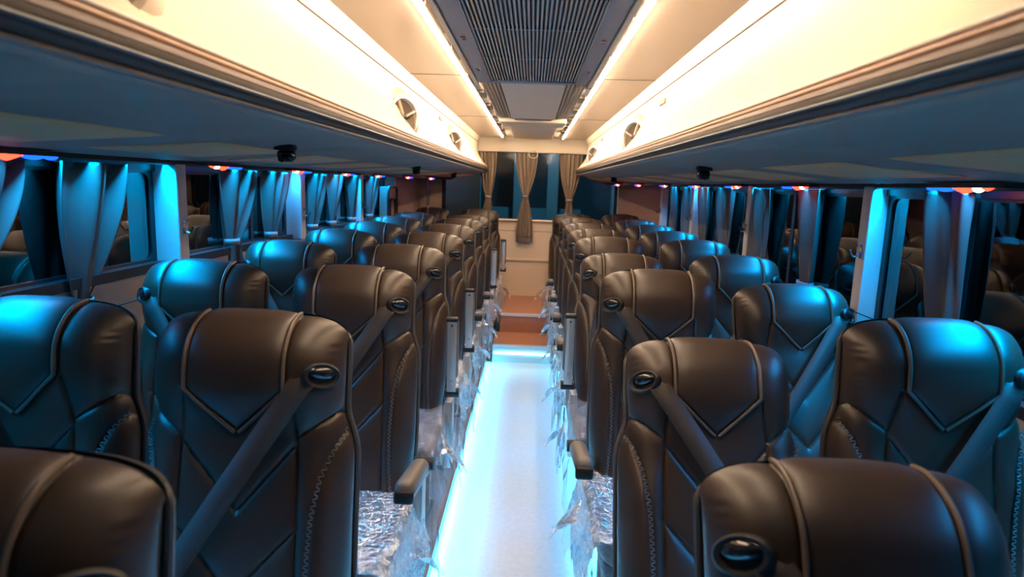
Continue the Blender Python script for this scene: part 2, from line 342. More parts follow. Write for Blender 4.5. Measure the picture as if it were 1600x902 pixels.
# ------------------------------------------------------------------ overhead racks
def taper(sd, y):                    # rack outer edge moves inboard near the rear corner
    xo = RO[sd][0]
    if y > 5.0: t = min(1, (y - 5.0) / 1.7); xo += -sd * 0.46 * t ** 1.3
    return xo
for sd, nm in ((-1, 'left'), (1, 'right')):
    lx = LX[sd]; cx = CX0 if sd < 0 else CX1
    R = empty('luggage_rack', (lx, 0, Z(HB)), 'long overhead rack over the %s seats, cream fascia, dark wood lip and grey underside' % nm, 'luggage rack', 'overhead racks')
    ox, oz = lx, Z(HB)
    ys = [Y0 + (YR - .1 - Y0) * i / 60 for i in range(61)]
    def ext(name, prof, m, parent=R, **k):       # profile of world (x,z) points extruded along y
        P = [[(x - ox, y, z - oz) for (x, z) in prof] for y in ys]
        mb = MB().grid(P, closed_u=True); n = len(prof)
        mb.f.append(tuple(range(n))); mb.f.append(tuple(range(60 * n, 61 * n)))
        return mb.build(name, m, parent, **k)
    # cream fascia: slightly bowed from the ceiling corner down to the lip, with thickness
    fas = []
    for i in range(13):
        t = i / 12; x = cx + (lx - cx) * (t ** 1.6) ; x += sd * .045 * math.sin(PI * t) ; z = ZT + (Z(HT) - ZT) * t
        fas.append((x, z))
    back = [(x + sd * .02, z) for x, z in reversed(fas)]
    ext('fascia', fas + back, 'cream')
    ext('fascia_seam', [(fas[2][0] - sd * .001, fas[2][1]), (fas[2][0] - sd * .003, fas[2][1] - .003), (fas[2][0] + sd * .002, fas[2][1] - .005)], 'slot')
    # lip trim, from top: bronze bead, walnut body, blue painted inlay, dark edge
    def arc(cx_, cz_, r, n=10): return [(cx_ + r * math.cos(2 * PI * i / n), cz_ + r * math.sin(2 * PI * i / n)) for i in range(n)]
    ext('cream_bead', arc(lx - sd * .001, Z(HT) + .001, .006), 'cream')
    ext('bronze_bead', arc(lx - sd * .004, Z(HT) - .011, .007), 'bronze')
    H = HT - HB
    ext('lip_upper_band', [(lx + sd * .02, Z(HT) - .003), (lx - sd * .006, Z(HT) - .012), (lx - sd * .0145, Z(HT) - .018), (lx - sd * .0165, Z(HT) - .026), (lx + sd * .018, Z(HT) - .026)], 'walnut')
    ext('lip_trim', [(lx + sd * .018, Z(HT) - .026), (lx - sd * .0155, Z(HT) - .026), (lx - sd * .017, Z(HT) - .034), (lx - sd * .014, Z(HT) - .046), (lx - sd * .006, Z(HB) + .008), (lx + sd * .02, Z(HB) + .002)], 'wood')
    ext('blue_reflection_line', arc(lx - sd * .0160, Z(HT) - .041, .0032), 'reflection_line')  # blue-coloured bead imitates the cyan floor light reflected in the lip
    ext('edge_bead', arc(lx - sd * .001, Z(HB) + .003, .0055), 'shell')
    # small clips on the fascia
    for yc, h in (((4.1, .39),) if sd < 0 else ((2.9, .375), (5.4, .385))):
        tt = (0.475 - h) / (0.475 - HT); xf = (CX0 if sd < 0 else CX1) + (lx - (CX0 if sd < 0 else CX1)) * tt ** 1.6 + sd * .045 * math.sin(PI * tt)
        MB().box(xf - .008 - ox, xf + .008 - ox, yc - .06, yc + .06, h - HB - .012, h - HB + .012, .006).build('rack_clip', 'clip', R)
    # underside with moulded pockets
    P = []; ny = 260; nx = 26
    for i in range(ny + 1):
        y = Y0 + (YR - .12 - Y0) * i / ny; row = []
        for j in range(nx + 1):
            t = j / nx; xo = taper(sd, y); x = lx + (xo - lx) * t
            h = HB + (RO[sd][1] - HB) * t
            X = abs(x); ph = ((y - 1.55) / .78) % 1.0
            a = max(0, min(1, (t - .08) / .10)) * max(0, min(1, (.38 - t) / .05))
            b = max(0, min(1, (ph - .02 - .16 * (1 - t)) / .05)) * max(0, min(1, (.86 - ph) / .05))
            h += .007 * (a * b) ** .7
            h -= min(1, t / .12) * .010 * math.exp(-((ph - .93) / .06) ** 2) * max(0, 1 - t * .7) - min(1, t / .12) * .005 * math.exp(-((ph - .93) / .008) ** 2)
            row.append((x - ox, y, h - HB))
        P.append(row)
    MB().grid(P).build('underside', 'under', R, solid=.006)
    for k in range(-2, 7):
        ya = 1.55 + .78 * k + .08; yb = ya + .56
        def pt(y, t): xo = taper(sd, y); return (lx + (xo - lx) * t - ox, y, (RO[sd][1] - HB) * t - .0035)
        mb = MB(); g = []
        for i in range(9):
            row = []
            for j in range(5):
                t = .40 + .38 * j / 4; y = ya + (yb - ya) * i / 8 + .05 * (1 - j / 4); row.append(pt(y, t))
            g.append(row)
        o = mb.grid(g).build('warm_tinted_insert', 'insert', R, solid=.004)
    # rail at the outer edge of the rack above the windows
    rail = []
    for i in range(61):
        y = ys[i]; xo = taper(sd, y); z = RO[sd][1] - HB
        rail.append([(xo - ox + sd * a, y, z + b) for a, b in ((-.03, .006), (-.03, -.014), (-.022, -.020), (-.022, .006))])
    MB().grid(rail, closed_u=True).build('dark_rail', 'mblack', R, smooth=False)
    # cyan light strip just outboard of the pillar faces
    e = empty('window_light_strip', (RO[sd][0], 0, Z(.040)), 'cyan light strip running above the %s windows under the rack' % nm, 'light strip', 'cyan strips above the windows')
    xg = (-.020, -.008) if sd < 0 else (-.014, -.004)
    MB().box(xg[0] - .004, xg[1] + .004, Y0 + .05, 5.95, .001, .012).build('channel', 'mblack', e, smooth=False)
    MB().box(xg[0], xg[1], Y0 + .06, 5.94, -.007, .001).build('diffuser', 'ledc', e, smooth=False)
    strip_light('strip_glow', ((xg[0] + xg[1]) / 2, 2.75, -.009), 6.3, .012, P_CYAN, CYAN, sd * 18, 94, e)

def fascia_x(sd, h):
    cx = CX0 if sd < 0 else CX1; t = (0.475 - h) / (0.475 - HT); return cx + (LX[sd] - cx) * (t ** 1.6) + sd * .045 * math.sin(PI * t)
# round chrome speakers standing in moulded pods on the fascia
pn = {-1: ['nearest the camera', 'halfway along', 'farthest back'], 1: ['halfway along', 'farthest back']}
for sd, lst in ((-1, (.80, 2.76, 4.48)), (1, (3.45, 5.75))):
    for k, y in enumerate(lst):
        h = .262; x = fascia_x(sd, h)
        e = empty('round_speaker', (x, y, Z(h)), 'round chrome-rimmed speaker on the %s rack fascia, %s' % ('left' if sd < 0 else 'right', pn[sd][k]), 'speaker', 'round speakers on the rack fascias')
        e.rotation_euler = (0, math.radians(-4 if sd < 0 else 4), 0)
        rot = Matrix.Rotation(math.radians(-30 if sd < 0 else 30), 4, 'Z')
        def loc(a, r, d):   # disc facing the aisle (-sd) turned towards the camera
            v = rot @ Vector((-sd * d, 1.12 * r * math.cos(a), 1.12 * r * math.sin(a))); return v
        def lathe(prof, n=32):
            return MB().grid([[loc(2 * PI * j / n, r, d) for j in range(n)] for r, d in prof], closed_u=True)
        lathe([(.125, -.075), (.115, -.03), (.098, -.006), (.082, .004), (.078, .004)]).build('pod', 'cream', e)
        lathe([(.082, .002), (.080, .010), (.070, .012), (.064, .006), (.062, -.004)]).build('chrome_rim', 'rim', e)
        lathe([(.063, .0), (.045, -.014), (.022, -.020), (.02, -.006), (.001, .002)]).build('cone', 'spk', e)
        for q in range(4):
            a = q * PI / 2 + .4
            MB().tube([loc(a, .012, .006), loc(a, .066, .008)], .006, 6).build('spoke', 'steel', e)
# small black spotlights on the underside
for sd, lst in ((-1, ((-.77, 2.0), (-.78, 4.3), (-.74, 6.0))), (1, ((.70, 2.7), (.68, 5.5)))):
    for k, (x, y) in enumerate(lst):
        t = (x - LX[sd]) / (taper(sd, y) - LX[sd]); h = HB + (RO[sd][1] - HB) * t
        e = empty('ceiling_camera', (x, y, Z(h)), 'small black camera box under the %s rack, %s' % ('left' if sd < 0 else 'right', ['nearest the viewer', 'midway to the rear', 'nearest the rear window'][k] if sd < 0 else ['nearer the viewer', 'farther back'][k]), 'camera', 'black camera boxes under the racks')
        MB().box(-.030, .030, -.022, .022, -.012, .006, .005).build('mount', 'mblack', e)
        mb = MB().box(-.024, .024, -.020, .020, -.045, -.012, .007); mb.xf(Matrix.Rotation(.3, 4, 'X')); mb.build('housing', 'black', e)
        MB().tube([(0, -.018, -.034), (0, -.034, -.040)], .010, 14).build('lens', 'black', e)

# red, blue and white fairy fixtures along the window tops
names = ['first', 'second', 'third', 'fourth', 'fifth', 'sixth', 'seventh', 'eighth', 'ninth', 'tenth']
for sd, lst in ((-1, (1.53, 2.62, 3.50, 4.40, 5.20, 5.75, 6.20)), (1, (1.80, 2.92, 3.82, 4.75, 5.45, 5.95, 6.38))):
    for k, y in enumerate(lst):
        xo = taper(sd, y) + (.015 if sd < 0 else -.015)
        e = empty('marker_light', (xo - sd * .045, y, Z(.037)), 'red, blue and white marker light above the %s windows, %s from the camera' % ('left' if sd < 0 else 'right', names[k]), 'light', 'coloured lights above the windows')
        MB().box(-.02, .02, -.17, .17, -.006, .006).build('base_strip', 'mblack', e, smooth=False)
        def lens(name, m, yc, L, w, hgt, n=4):
            P = []
            for i in range(9):
                t = -1 + i / 4; r = max(.001, (1 - abs(t)) if n == 4 else math.sqrt(max(0, 1 - t * t)))
                P.append([(w * r * math.cos(a), yc + L * t, -.006 - hgt * r * max(0, math.sin(a))) for a in [PI * q / 8 for q in range(9)]])
            MB().grid(P).build(name, m, e)
        s = -1 if sd < 0 else -1
        lens('red_lens', 'lred', 0.0, .060, .020, .016)
        lens('red_lens', 'lred', -.085, .028, .012, .008)
        lens('white_lens', 'lwhite', -.052, .020, .012, .012, 2)
        lens('blue_lens', 'lblue', .085, .038, .014, .011, 2)
        lens('blue_lens', 'lblue', .145, .022, .014, .010, 2)

# ------------------------------------------------------------------ windows and pillars
PY = [-0.20, 1.06, 2.33, 3.60, 4.87, 6.05]
wn = 1
for sd, X, Pf, nm in ((-1, XL, PL, 'left'), (1, XR, PR, 'right')):
    for k in range(5):
        ya, yb = PY[k] + .07, PY[k + 1] - .005
        wo = MB().box(X - .003, X + .003, ya - .03, yb + .03, Z(SILL[sd] - .005), Z(.01)).build('window_%d' % (wn if wn < 9 else wn + 1), 'glass' if sd < 0 else 'sideglass', smooth=False); wn += 1; struct(wo)
        fm = MB(); ring(fm, rrect(ya - .005, yb + .005, Z(SILL[sd] - .01), Z(.02), .001), rrect(ya + .022, yb - .022, Z(SILL[sd] + .01), Z(-.005), .03), lambda y, z: (X + (.006 if sd < 0 else -.006), y, z))
        fm.build('window_frame', 'rubber', wo, smooth=False, solid=.008)
        mb = MB(); ym = ya + (yb - ya) * .62; mb.box(X - .006, X + .008 if sd < 0 else X + .006, ym, ym + .03, Z(SILL[sd] - .005), Z(.01)); mb.build('window_mullion', 'rubber', wo, smooth=False)
    for k in range(6):
        y = PY[k]
        e = empty('window_pillar', (Pf, y, Z(SILL[sd] - .025)), 'pale boxed pillar between the %s windows, %s from the camera' % (nm, ['out of sight', 'first', 'second', 'third', 'fourth', 'last'][k] if k else 'hidden'), 'pillar', 'window pillars')
        if k == 0:
            bpy.data.objects.remove(e); continue
        o = X - Pf
        MB().box(0, o, 0, .065, 0, .035 - SILL[sd] + .025).build('pillar_casing', 'pillar', e, smooth=False, bevel=.006)
        # chrome coat hook on the aisle face
        s = -sd
        mb = MB(); mb.box(0, s * .004, .018, .034, .125, .175)
        mb.tube([(s * .004, .026, .150), (s * .012, .026, .135), (s * .026, .024, .130), (s * .036, .022, .142), (s * .042, .02, .156)], [.004, .004, .004, .0035, .003], 8)
        mb.tube([(s * .004, .026, .165), (s * .016, .026, .172), (s * .020, .026, .182)], .003, 8)
        mb.build('coat_hook', 'chrome', e).location.z = -SILL[sd] - .325
    # curtain cord with a knob at each pillar
    c = empty('stretched_cord', (Pf, 0, Z(-.42)), 'thin dark curtain cord stretched along the %s wall below the glass' % nm, 'cord', 'curtain cords along the side walls')
    MB().tube([(-sd * .005, Y0 + .02, 0), (-sd * .005, 2.36, 0), (-sd * .005, 6.0, 0)], .0022, 6).build('cord', 'mblack', c)
    for k in range(1, 5):
        MB().tube([(sd * .06, PY[k] + .03, 0), (-sd * .003, PY[k] + .03, 0), (-sd * .012, PY[k] + .03, 0)], [.006, .006, .011], 10).build('cord_knob', 'mblack', c)
# lower casing of the pillars reaching the platform (part of the wall)
for sd, X, Pf, nm in ((-1, XL, PL, 'left'), (1, XR, PR, 'right')):
    mb = MB()
    for k in range(1, 6): mb.box(X, Pf, PY[k], PY[k] + .065, ZP, Z(SILL[sd] - .027))
    struct(mb.build('wall_pillar_base_' + nm, 'wall', smooth=False))

# left rear service frame: dark rounded frame on the left wall
e = empty('service_hatch', (PL, 5.70, Z(-.30)), 'black rounded hatch frame on the left wall near the rear corner', 'hatch')
def rr_tube(y0, y1, z0, z1, r, rad): return MB().tube([(.02, a, b) for a, b in rrect(y0, y1, z0, z1, r)], rad, 8, closed=True)
rr_tube(0, .36, -.05, .24, .05, .012).build('outer_frame', 'mblack', e)
MB().box(-.06, .012, .0, .36, -.05, .24).build('hatch_panel', 'corner', e, smooth=False)
rr_tube(.08, .28, -.03, .13, .03, .009).build('inner_frame', 'mblack', e)

# ------------------------------------------------------------------ curtains
def curtain(name, cx, cy, z0, z1, wt, wb, ztie, label, group, along='y', tie_off=0.0, amp=.018, n=5, wtie=.05, lean=0.0, side=1, rings=False):
    e = empty(name, (cx, cy, z0), label, 'curtain', group)
    H = z0 - z1; P = []; rnd = random.Random(int(abs(cx * 1000 + cy * 777)))
    ph = rnd.random() * 6; NS = 72; NT = 46
    tt = (z0 - ztie) / H
    for i in range(NT + 1):
        t = i / NT
        if t < tt: q = t / tt; w = wt + (wtie - wt) * (q ** 1.9); c = tie_off * q ** 1.3; a = amp * (1 - .45 * q)
        else: q = (t - tt) / (1 - tt + 1e-6); w = wtie + (wb - wtie) * (1 - (1 - q) ** 1.8); c = tie_off + lean * q; a = amp * (.55 + .35 * q)
        row = []
        for j in range(NS + 1):
            s = j / NS - .5
            off = a * math.sin(2 * PI * n * s + ph + .5 * math.sin(3 * t + ph)) + .35 * a * math.sin(2 * PI * n * 2.3 * s + ph * 2 + 2 * t)
            u = c + s * w + .12 * a * math.cos(2 * PI * n * s * 1.7 + ph)
            if along == 'y': row.append((off, u, -t * H))
            else: row.append((u, off, -t * H))
        P.append(row)
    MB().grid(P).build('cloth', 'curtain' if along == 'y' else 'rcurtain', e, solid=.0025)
    if along == 'x':
        MB().grid([[(p[0], p[1] - .002, p[2] + dz) for p in P[-1]] for dz in (.0, -.006, -.045, -.05)]).build('hem', 'hem', e, solid=.003)
    # tieback band
    c = tie_off; r = wtie / 2 + .006
    pts = []
    for q in range(20):
        a = 2 * PI * q / 20
        pts.append((amp * 1.05 * math.cos(a), c + r * math.sin(a)) if along == 'y' else (c + r * math.cos(a), amp * 1.05 * math.sin(a)))
    MB().grid([[(x, y, -(z0 - ztie) + dz) for x, y in pts] for dz in (.014, -.014)], closed_u=True).build('tieback', 'hem', e, solid=.003)
    if rings:
        for q in range(6):
            u = (-.45 + .9 * q / 5) * wt
            MB().tube([(u + .009 * math.cos(a), 0, .012 + .009 * math.sin(a)) for a in [2 * PI * k / 12 for k in range(12)]], .0015, 6, closed=True).build('curtain_ring', 'chrome', e)
    else:
        MB().box(-.008, .008, -wt / 2, wt / 2, -.002, .012).build('heading_tape', 'mblack', e, smooth=False)
    return e
lc = (1.62, 2.02, 3.02, 3.46, 4.10, 4.48, 4.97, 5.50)
lw = (.30, .33, .30, .26, .24, .26, .28, .30)
for k, (y, w) in enumerate(zip(lc, lw)):
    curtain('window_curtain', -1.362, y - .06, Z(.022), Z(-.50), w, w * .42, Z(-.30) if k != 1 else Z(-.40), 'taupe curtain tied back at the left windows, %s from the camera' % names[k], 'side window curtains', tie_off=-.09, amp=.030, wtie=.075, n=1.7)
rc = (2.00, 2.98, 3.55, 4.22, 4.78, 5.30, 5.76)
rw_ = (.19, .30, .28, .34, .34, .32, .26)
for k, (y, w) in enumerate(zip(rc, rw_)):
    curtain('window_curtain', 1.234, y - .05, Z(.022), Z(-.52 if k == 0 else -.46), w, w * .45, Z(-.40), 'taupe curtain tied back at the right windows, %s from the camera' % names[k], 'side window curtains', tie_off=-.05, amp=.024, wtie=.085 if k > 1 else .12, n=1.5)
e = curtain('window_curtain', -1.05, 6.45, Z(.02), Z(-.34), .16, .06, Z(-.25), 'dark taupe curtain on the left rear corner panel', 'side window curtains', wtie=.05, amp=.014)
# rear curtains
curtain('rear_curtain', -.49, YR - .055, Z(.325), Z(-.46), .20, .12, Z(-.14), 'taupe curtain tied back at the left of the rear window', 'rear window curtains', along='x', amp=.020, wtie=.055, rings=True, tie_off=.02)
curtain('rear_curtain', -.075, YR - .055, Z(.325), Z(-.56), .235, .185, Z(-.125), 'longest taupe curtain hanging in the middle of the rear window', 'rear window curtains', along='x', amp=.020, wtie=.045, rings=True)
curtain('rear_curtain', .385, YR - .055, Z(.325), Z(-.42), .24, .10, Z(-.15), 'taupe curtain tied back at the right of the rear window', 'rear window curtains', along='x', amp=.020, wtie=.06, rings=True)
o = MB().tube([(-.8, YR - .055, Z(.335)), (.72, YR - .055, Z(.335))], .004, 8).build('curtain_rod', 'steel'); tag(o, 'thin steel rod carrying the rear window curtains', 'curtain rod')
# hanging ring handle
e = empty('hanging_ring', (-.01, YR - .10, Z(.47)), 'pale ring hanging on a looped cord in front of the middle rear curtain', 'hanging ring')
MB().tube([(.045 * math.cos(a), 0, -.155 + .042 * math.sin(a)) for a in [2 * PI * k / 24 for k in range(24)]], .005, 8, closed=True).build('ring', 'cream', e)
MB().tube([(-.03, 0, -.125), (0, 0, 0.02), (.03, 0, -.125)], .002, 6).build('cord', 'cream', e)

# ------------------------------------------------------------------ aisle light strips
for sd, x, nm in ((-1, AX0, 'left'), (1, AX1, 'right')):
    e = empty('aisle_light_strip', (x, 0, .075), 'cyan light strip at floor level along the %s edge of the aisle' % nm, 'light strip', 'cyan strips along the aisle floor')
    s = -sd
    a, b = sorted((0, s * .010)); MB().box(a, b, Y0 + .03, 5.33, -.002, .018).build('channel', 'steel', e, smooth=False)
    a, b = sorted((s * .001, s * .008)); MB().box(a, b, Y0 + .04, 5.32, -.010, -.002).build('diffuser', 'ledf', e, smooth=False)
    strip_light('strip_glow', (s * .014, 2.45, -.004), 5.7, .010, P_FLOOR, (0.04, 0.50, 0.85), sd * 22, 140, e)

# ------------------------------------------------------------------ seats
HW, BW, LB = 0.190, 0.214, 0.742       # half widths of head and body, back length
def sstep(a, b, x): t = np.clip((x - a) / (b - a), 0, 1); return t * t * (3 - 2 * t)
def halfw(d): return HW + (BW - HW) * sstep(.15, .30, d) - .006 * np.exp(-((d - .21) / .035) ** 2) - .012 * sstep(.55, .74, d)
def base(u, v):                         # v: 0 bottom .. 1 top ; returns x,y,z,d
    top = LB - .052 * (1 - (1 - np.abs(u) ** 4.2) ** (1 / 2.6)) - .006 * u * u
    z = v * top; d = LB - z
    x = u * halfw(d)
    yf = -.078 + .020 * sstep(.12, .26, d) - .022 * sstep(.30, .62, d) + .010 * np.exp(-((d - .02) / .05) ** 2)
    bol = sstep(.26, .38, d) * .026 * np.exp(-((np.abs(u) - .80) / .17) ** 2)
    hed = (1 - sstep(.14, .24, d)) * .010 * (1 - u * u)
    yf = yf - bol - hed
    E = (1 - np.abs(u) ** 5) ** (1 / 2.4)
    t = np.clip((v - .87) / .13, 0, 1); E2 = (1 - t ** 2.3) ** (1 / 2.3)
    back = .028
    y = back + (yf - back) * E * E2
    return x, y, z, d
def seg(px, pd, a, b):
    ax, ad = a; bx, bd = b; L2 = (bx - ax) ** 2 + (bd - ad) ** 2
    t = np.clip(((px - ax) * (bx - ax) + (pd - ad) * (bd - ad)) / L2, 0, 1)
    return np.hypot(px - ax - t * (bx - ax), pd - ad - t * (bd - ad))
BD = .097
SEAMS = [((BD, -.1), (BD, .145)), ((BD, .145), (0, .232)), ((BD + .008, .15), (.118, .245)), ((.21, .182), (.118, .245)),
         ((.118, .245), (.132, .75)), ((.118, .255), (0, .395)), ((.128, .42), (0, .56))]
WING = [(.205, .232), (.185, .27), (.168, .32), (.158, .40), (.154, .50), (.156, .60), (.160, .74)]
def disp(x, d):
    ax = np.abs(x); m = np.full_like(ax, 9.0)
    for a, b in SEAMS: m = np.minimum(m, seg(ax, d, a, b))
    w = np.full_like(ax, 9.0)
    for a, b in zip(WING[:-1], WING[1:]): w = np.minimum(w, seg(ax, d, a, b))
    mm = np.minimum(m, w)
    puff = .0075 * (1 - np.exp(-mm / .016)) - .0055 * np.exp(-(m / .0032) ** 2) - .0035 * np.exp(-(w / .003) ** 2)
    band = (ax < BD) & (d < .145 + .087 * (1 - ax / BD)); puff = puff + np.where(band, .004, 0)
    return puff
def P3(u, v):
    x, y, z, d = base(u, v); return np.stack([x, y, z], -1), d
def surf(u, v, extra=0.0, dis=True):
    e = 1e-3; u = np.clip(u, -.9985, .9985); v = np.clip(v, 0, .9985)
    p, d = P3(u, v); pu = P3(np.clip(u + e, -1, 1), v)[0] - P3(np.clip(u - e, -1, 1), v)[0]; pv = P3(u, np.clip(v + e, 0, 1))[0] - P3(u, np.clip(v - e, 0, 1))[0]
    n = np.cross(pu, pv); n /= np.linalg.norm(n, axis=-1, keepdims=True) + 1e-9
    k = (disp(p[..., 0], d) if dis else 0) + extra
    return p + n * (k[..., None] if hasattr(k, 'shape') and np.ndim(k) else k)
NU, NV = 120, 190
us = np.sin(np.linspace(-PI / 2, PI / 2, NU + 1)) * .55 + np.linspace(-1, 1, NU + 1) * .45
vs_ = np.concatenate([np.linspace(0, .86, 150, endpoint=False), .86 + .14 * np.sin(np.linspace(0, PI / 2, NV - 149))])
Ug, Vg = np.meshgrid(us, vs_)
G = surf(Ug, Vg); 
G[:, 0] = P3(np.full(len(vs_), -1.0), vs_)[0]; G[:, -1] = P3(np.full(len(vs_), 1.0), vs_)[0]; G[-1] = P3(us, np.full(len(us), 1.0))[0]
# gathered creases at the head corners
_, _, _, Dg = base(Ug, Vg)
cr = np.exp(-((np.abs(Ug) - .93) / .05) ** 2) * (Dg < .2)
G[..., 1] += cr * .0014 * np.sin(Dg * 300 + 2 * np.sin(Dg * 90) + Ug * 3)
def region(xc, d):
    ax = abs(xc)
    if ax < BD and d < .145 + .087 * (1 - ax / BD): return 'panel'
    lim = .245 - (ax - .118) / (.21 - .118) * .063
    if d < .15 and ax >= BD: return 'bolster_l' if xc < 0 else 'bolster_r'
    if ax >= BD + .008 + (d - .15) / .095 * .013 and d < lim: return 'bolster_l' if xc < 0 else 'bolster_r'
    return 'body'
def grid_part(reg):
    fs = []; used = {}; vs = []
    def vid(i, j):
        k = (i, j)
        if k not in used: used[k] = len(vs); vs.append(tuple(G[i, j]))
        return used[k]
    for i in range(len(vs_) - 1):
        for j in range(NU):
            xc = (G[i, j, 0] + G[i + 1, j + 1, 0]) / 2; d = (Dg[i, j] + Dg[i + 1, j + 1]) / 2
            if region(xc, d) == reg: fs.append((vid(i, j), vid(i, j + 1), vid(i + 1, j + 1), vid(i + 1, j)))
    return MB().add(vs, fs)
def mesh_from(mb, name, m, **k):
    o = mb.build(name, m, **k); return o
def xd(x, d):                      # (x,d) on the front -> u,v
    z = LB - d; hw = float(halfw(np.array(d))); u = max(-.985, min(.985, x / hw))
    top = LB - .052 * (1 - (1 - abs(u) ** 4.2) ** (1 / 2.6)) - .006 * u * u
    return u, min(.9985, z / top)
def on(x, d, off): u, v = xd(x, d); p = surf(np.array(u), np.array(v), off, dis=False); return Vector(p)
def path(pts, off, n=10):
    out = []
    for a, b in zip(pts[:-1], pts[1:]):
        for i in range(n): t = i / n; out.append(on(a[0] + (b[0] - a[0]) * t, a[1] + (b[1] - a[1]) * t, off))
    out.append(on(*pts[-1], off)); return out

def build_back(side):               # side = +1: belt at +x
    back = grid_part('body').build('backrest', 'leather')
    for r, nm in (('bolster_l', 'head_bolster'), ('bolster_r', 'head_bolster')): grid_part(r).build(nm, 'leather', back)
    grid_part('panel').build('headrest_panel', 'leather', back)
    for s in (-1, 1):
        top = []
        for q in range(14):
            v = .9985 - .10 * (q / 13) ** 1.6; x = s * BD; 
            hw = HW; u = x / hw; top.append(Vector(surf(np.array(u), np.array(v), .0075, dis=False)))
        rest = path([(s * BD, .07), (s * BD, .145)], .0075, 8) + path([(s * BD, .145), (s * .004, .232)], .0065, 12)[1:]
        rest = [p for p in rest if p.z < top[-1].z - .002]
        MB().tube(top + rest, .0042, 8).build('piping', 'piping', back)
        # braided stitching along the wing panels
        mb = MB(); pp = path([(s * a, d) for a, d in WING], .0065, 8)
        dense = []
        for a, b in zip(pp[:-1], pp[1:]):
            L = (b - a).length; k = max(1, int(L / .0028))
            dense += [a + (b - a) * (i / k) for i in range(k)]
        for i in range(0, len(dense) - 3, 2):
            p = dense[i]; t = (dense[i + 2] - p).normalized(); nrm = Vector((0, -1, 0)); sdv = t.cross(nrm).normalized()
            w = .0042 * (1 if (i // 2) % 2 == 0 else -1)
            mb.tube([p - sdv * w, p + sdv * w + t * .004], .0016, 5)
        mb.build('wing_stitching', 'stitch', back)
    # rear shell with rolled edging
    n = 60; P = []
    for v in np.concatenate([np.linspace(0, .8, 20, endpoint=False), np.linspace(.8, 1.0, 18)]):
        row = []
        for j in range(n + 1):
            a = PI * j / n; u = -math.cos(a); u = math.copysign(abs(u) ** .6, u)
            x, y, z, d = base(np.array(u), np.array(v)); th = .050 * (max(0, math.sin(a)) ** .45) * max(0, 1 - max(0, (v - .9) / .1) ** 2.5) ** .5
            row.append((float(x) * 1.02, .030 + th, float(z) * 1.004 + .002))
        P.append(row)
    MB().grid(P).build('back_shell', 'mblack', back)
    edge = []
    for v in np.linspace(0, 1, 40): x, y, z, d = base(np.array(-.9995), np.array(v)); edge.append((float(x) * 1.01 - .003, .033, float(z)))
    for u in np.linspace(-.98, .98, 40): x, y, z, d = base(np.array(u), np.array(1.0)); edge.append((float(x) * 1.01, .036, float(z) - .005))
    for v in np.linspace(1, 0, 40): x, y, z, d = base(np.array(.9995), np.array(v)); edge.append((float(x) * 1.01 + .003, .033, float(z)))
    MB().tube(edge, .0065, 8).build('edging', 'edging', back)
    # seat belt guide
    gx, gd = .160 * side, .114; c = on(gx, gd, .004); nrm = (on(gx, gd, .02) - on(gx, gd, 0)).normalized()
    R = nrm.to_track_quat('Z', 'Y').to_matrix().to_4x4(); Tm = Matrix.Translation(c)
    mb = MB(); N = 28; prof = [(1.0, -.004), (1.02, .006), (.9, .011), (.72, .009), (.62, .002), (.5, -.002), (.01, -.002)]
    Rx = Matrix.Rotation(-.15 * side, 4, 'Z')
    mb.grid([[(.041 * r * math.cos(2 * PI * j / N), .026 * r * math.sin(2 * PI * j / N), h) for j in range(N)] for r, h in prof], closed_u=True)
    mb.xf(Tm @ R @ Rx); g = mb.build('belt_guide', 'mblack', back)
    mb = MB(); mb.grid([[(.031 * math.cos(th_) * math.cos(2 * PI * j / N), .0145 * math.cos(th_) * math.sin(2 * PI * j / N) + .006, .003 + .013 * math.sin(th_)) for j in range(N)] for th_ in np.linspace(0, PI / 2 - .01, 8)], closed_u=True)
    # make sure "up" on the seat is +local y
    mb.xf(Tm @ R @ Rx); mb.build('belt_guide_cap', 'black', back)
    # webbing
    a = (.138 * side, .118); b = (-.205 * side, .66); row0 = []; 
    dirv = Vector((b[0] - a[0], b[1] - a[1])).normalized(); pr = Vector((-dirv.y, dirv.x)) * .0235
    P = []
    for i in range(41):
        t = i / 40; x = a[0] + (b[0] - a[0]) * t; d = a[1] + (b[1] - a[1]) * t
        off = .016 if t > .04 else .010
        q = on(max(-.2, min(.2, x)), d, off); 
        # webbing stretched straight: keep it in front of the padding
        y = min(q.y, -.088 - .018 * math.sin(PI * t)) if t > .06 else q.y
        P.append([(x + pr.x * k, y, LB - d - pr.y * k) for k in (-1, 0, 1)])
    MB().grid(P).build('seat_belt', 'belt', back, solid=.0016)
    return back
backs = {1: build_back(1), -1: build_back(-1)}
for b in backs.values(): b.location = (0, 0, -20)

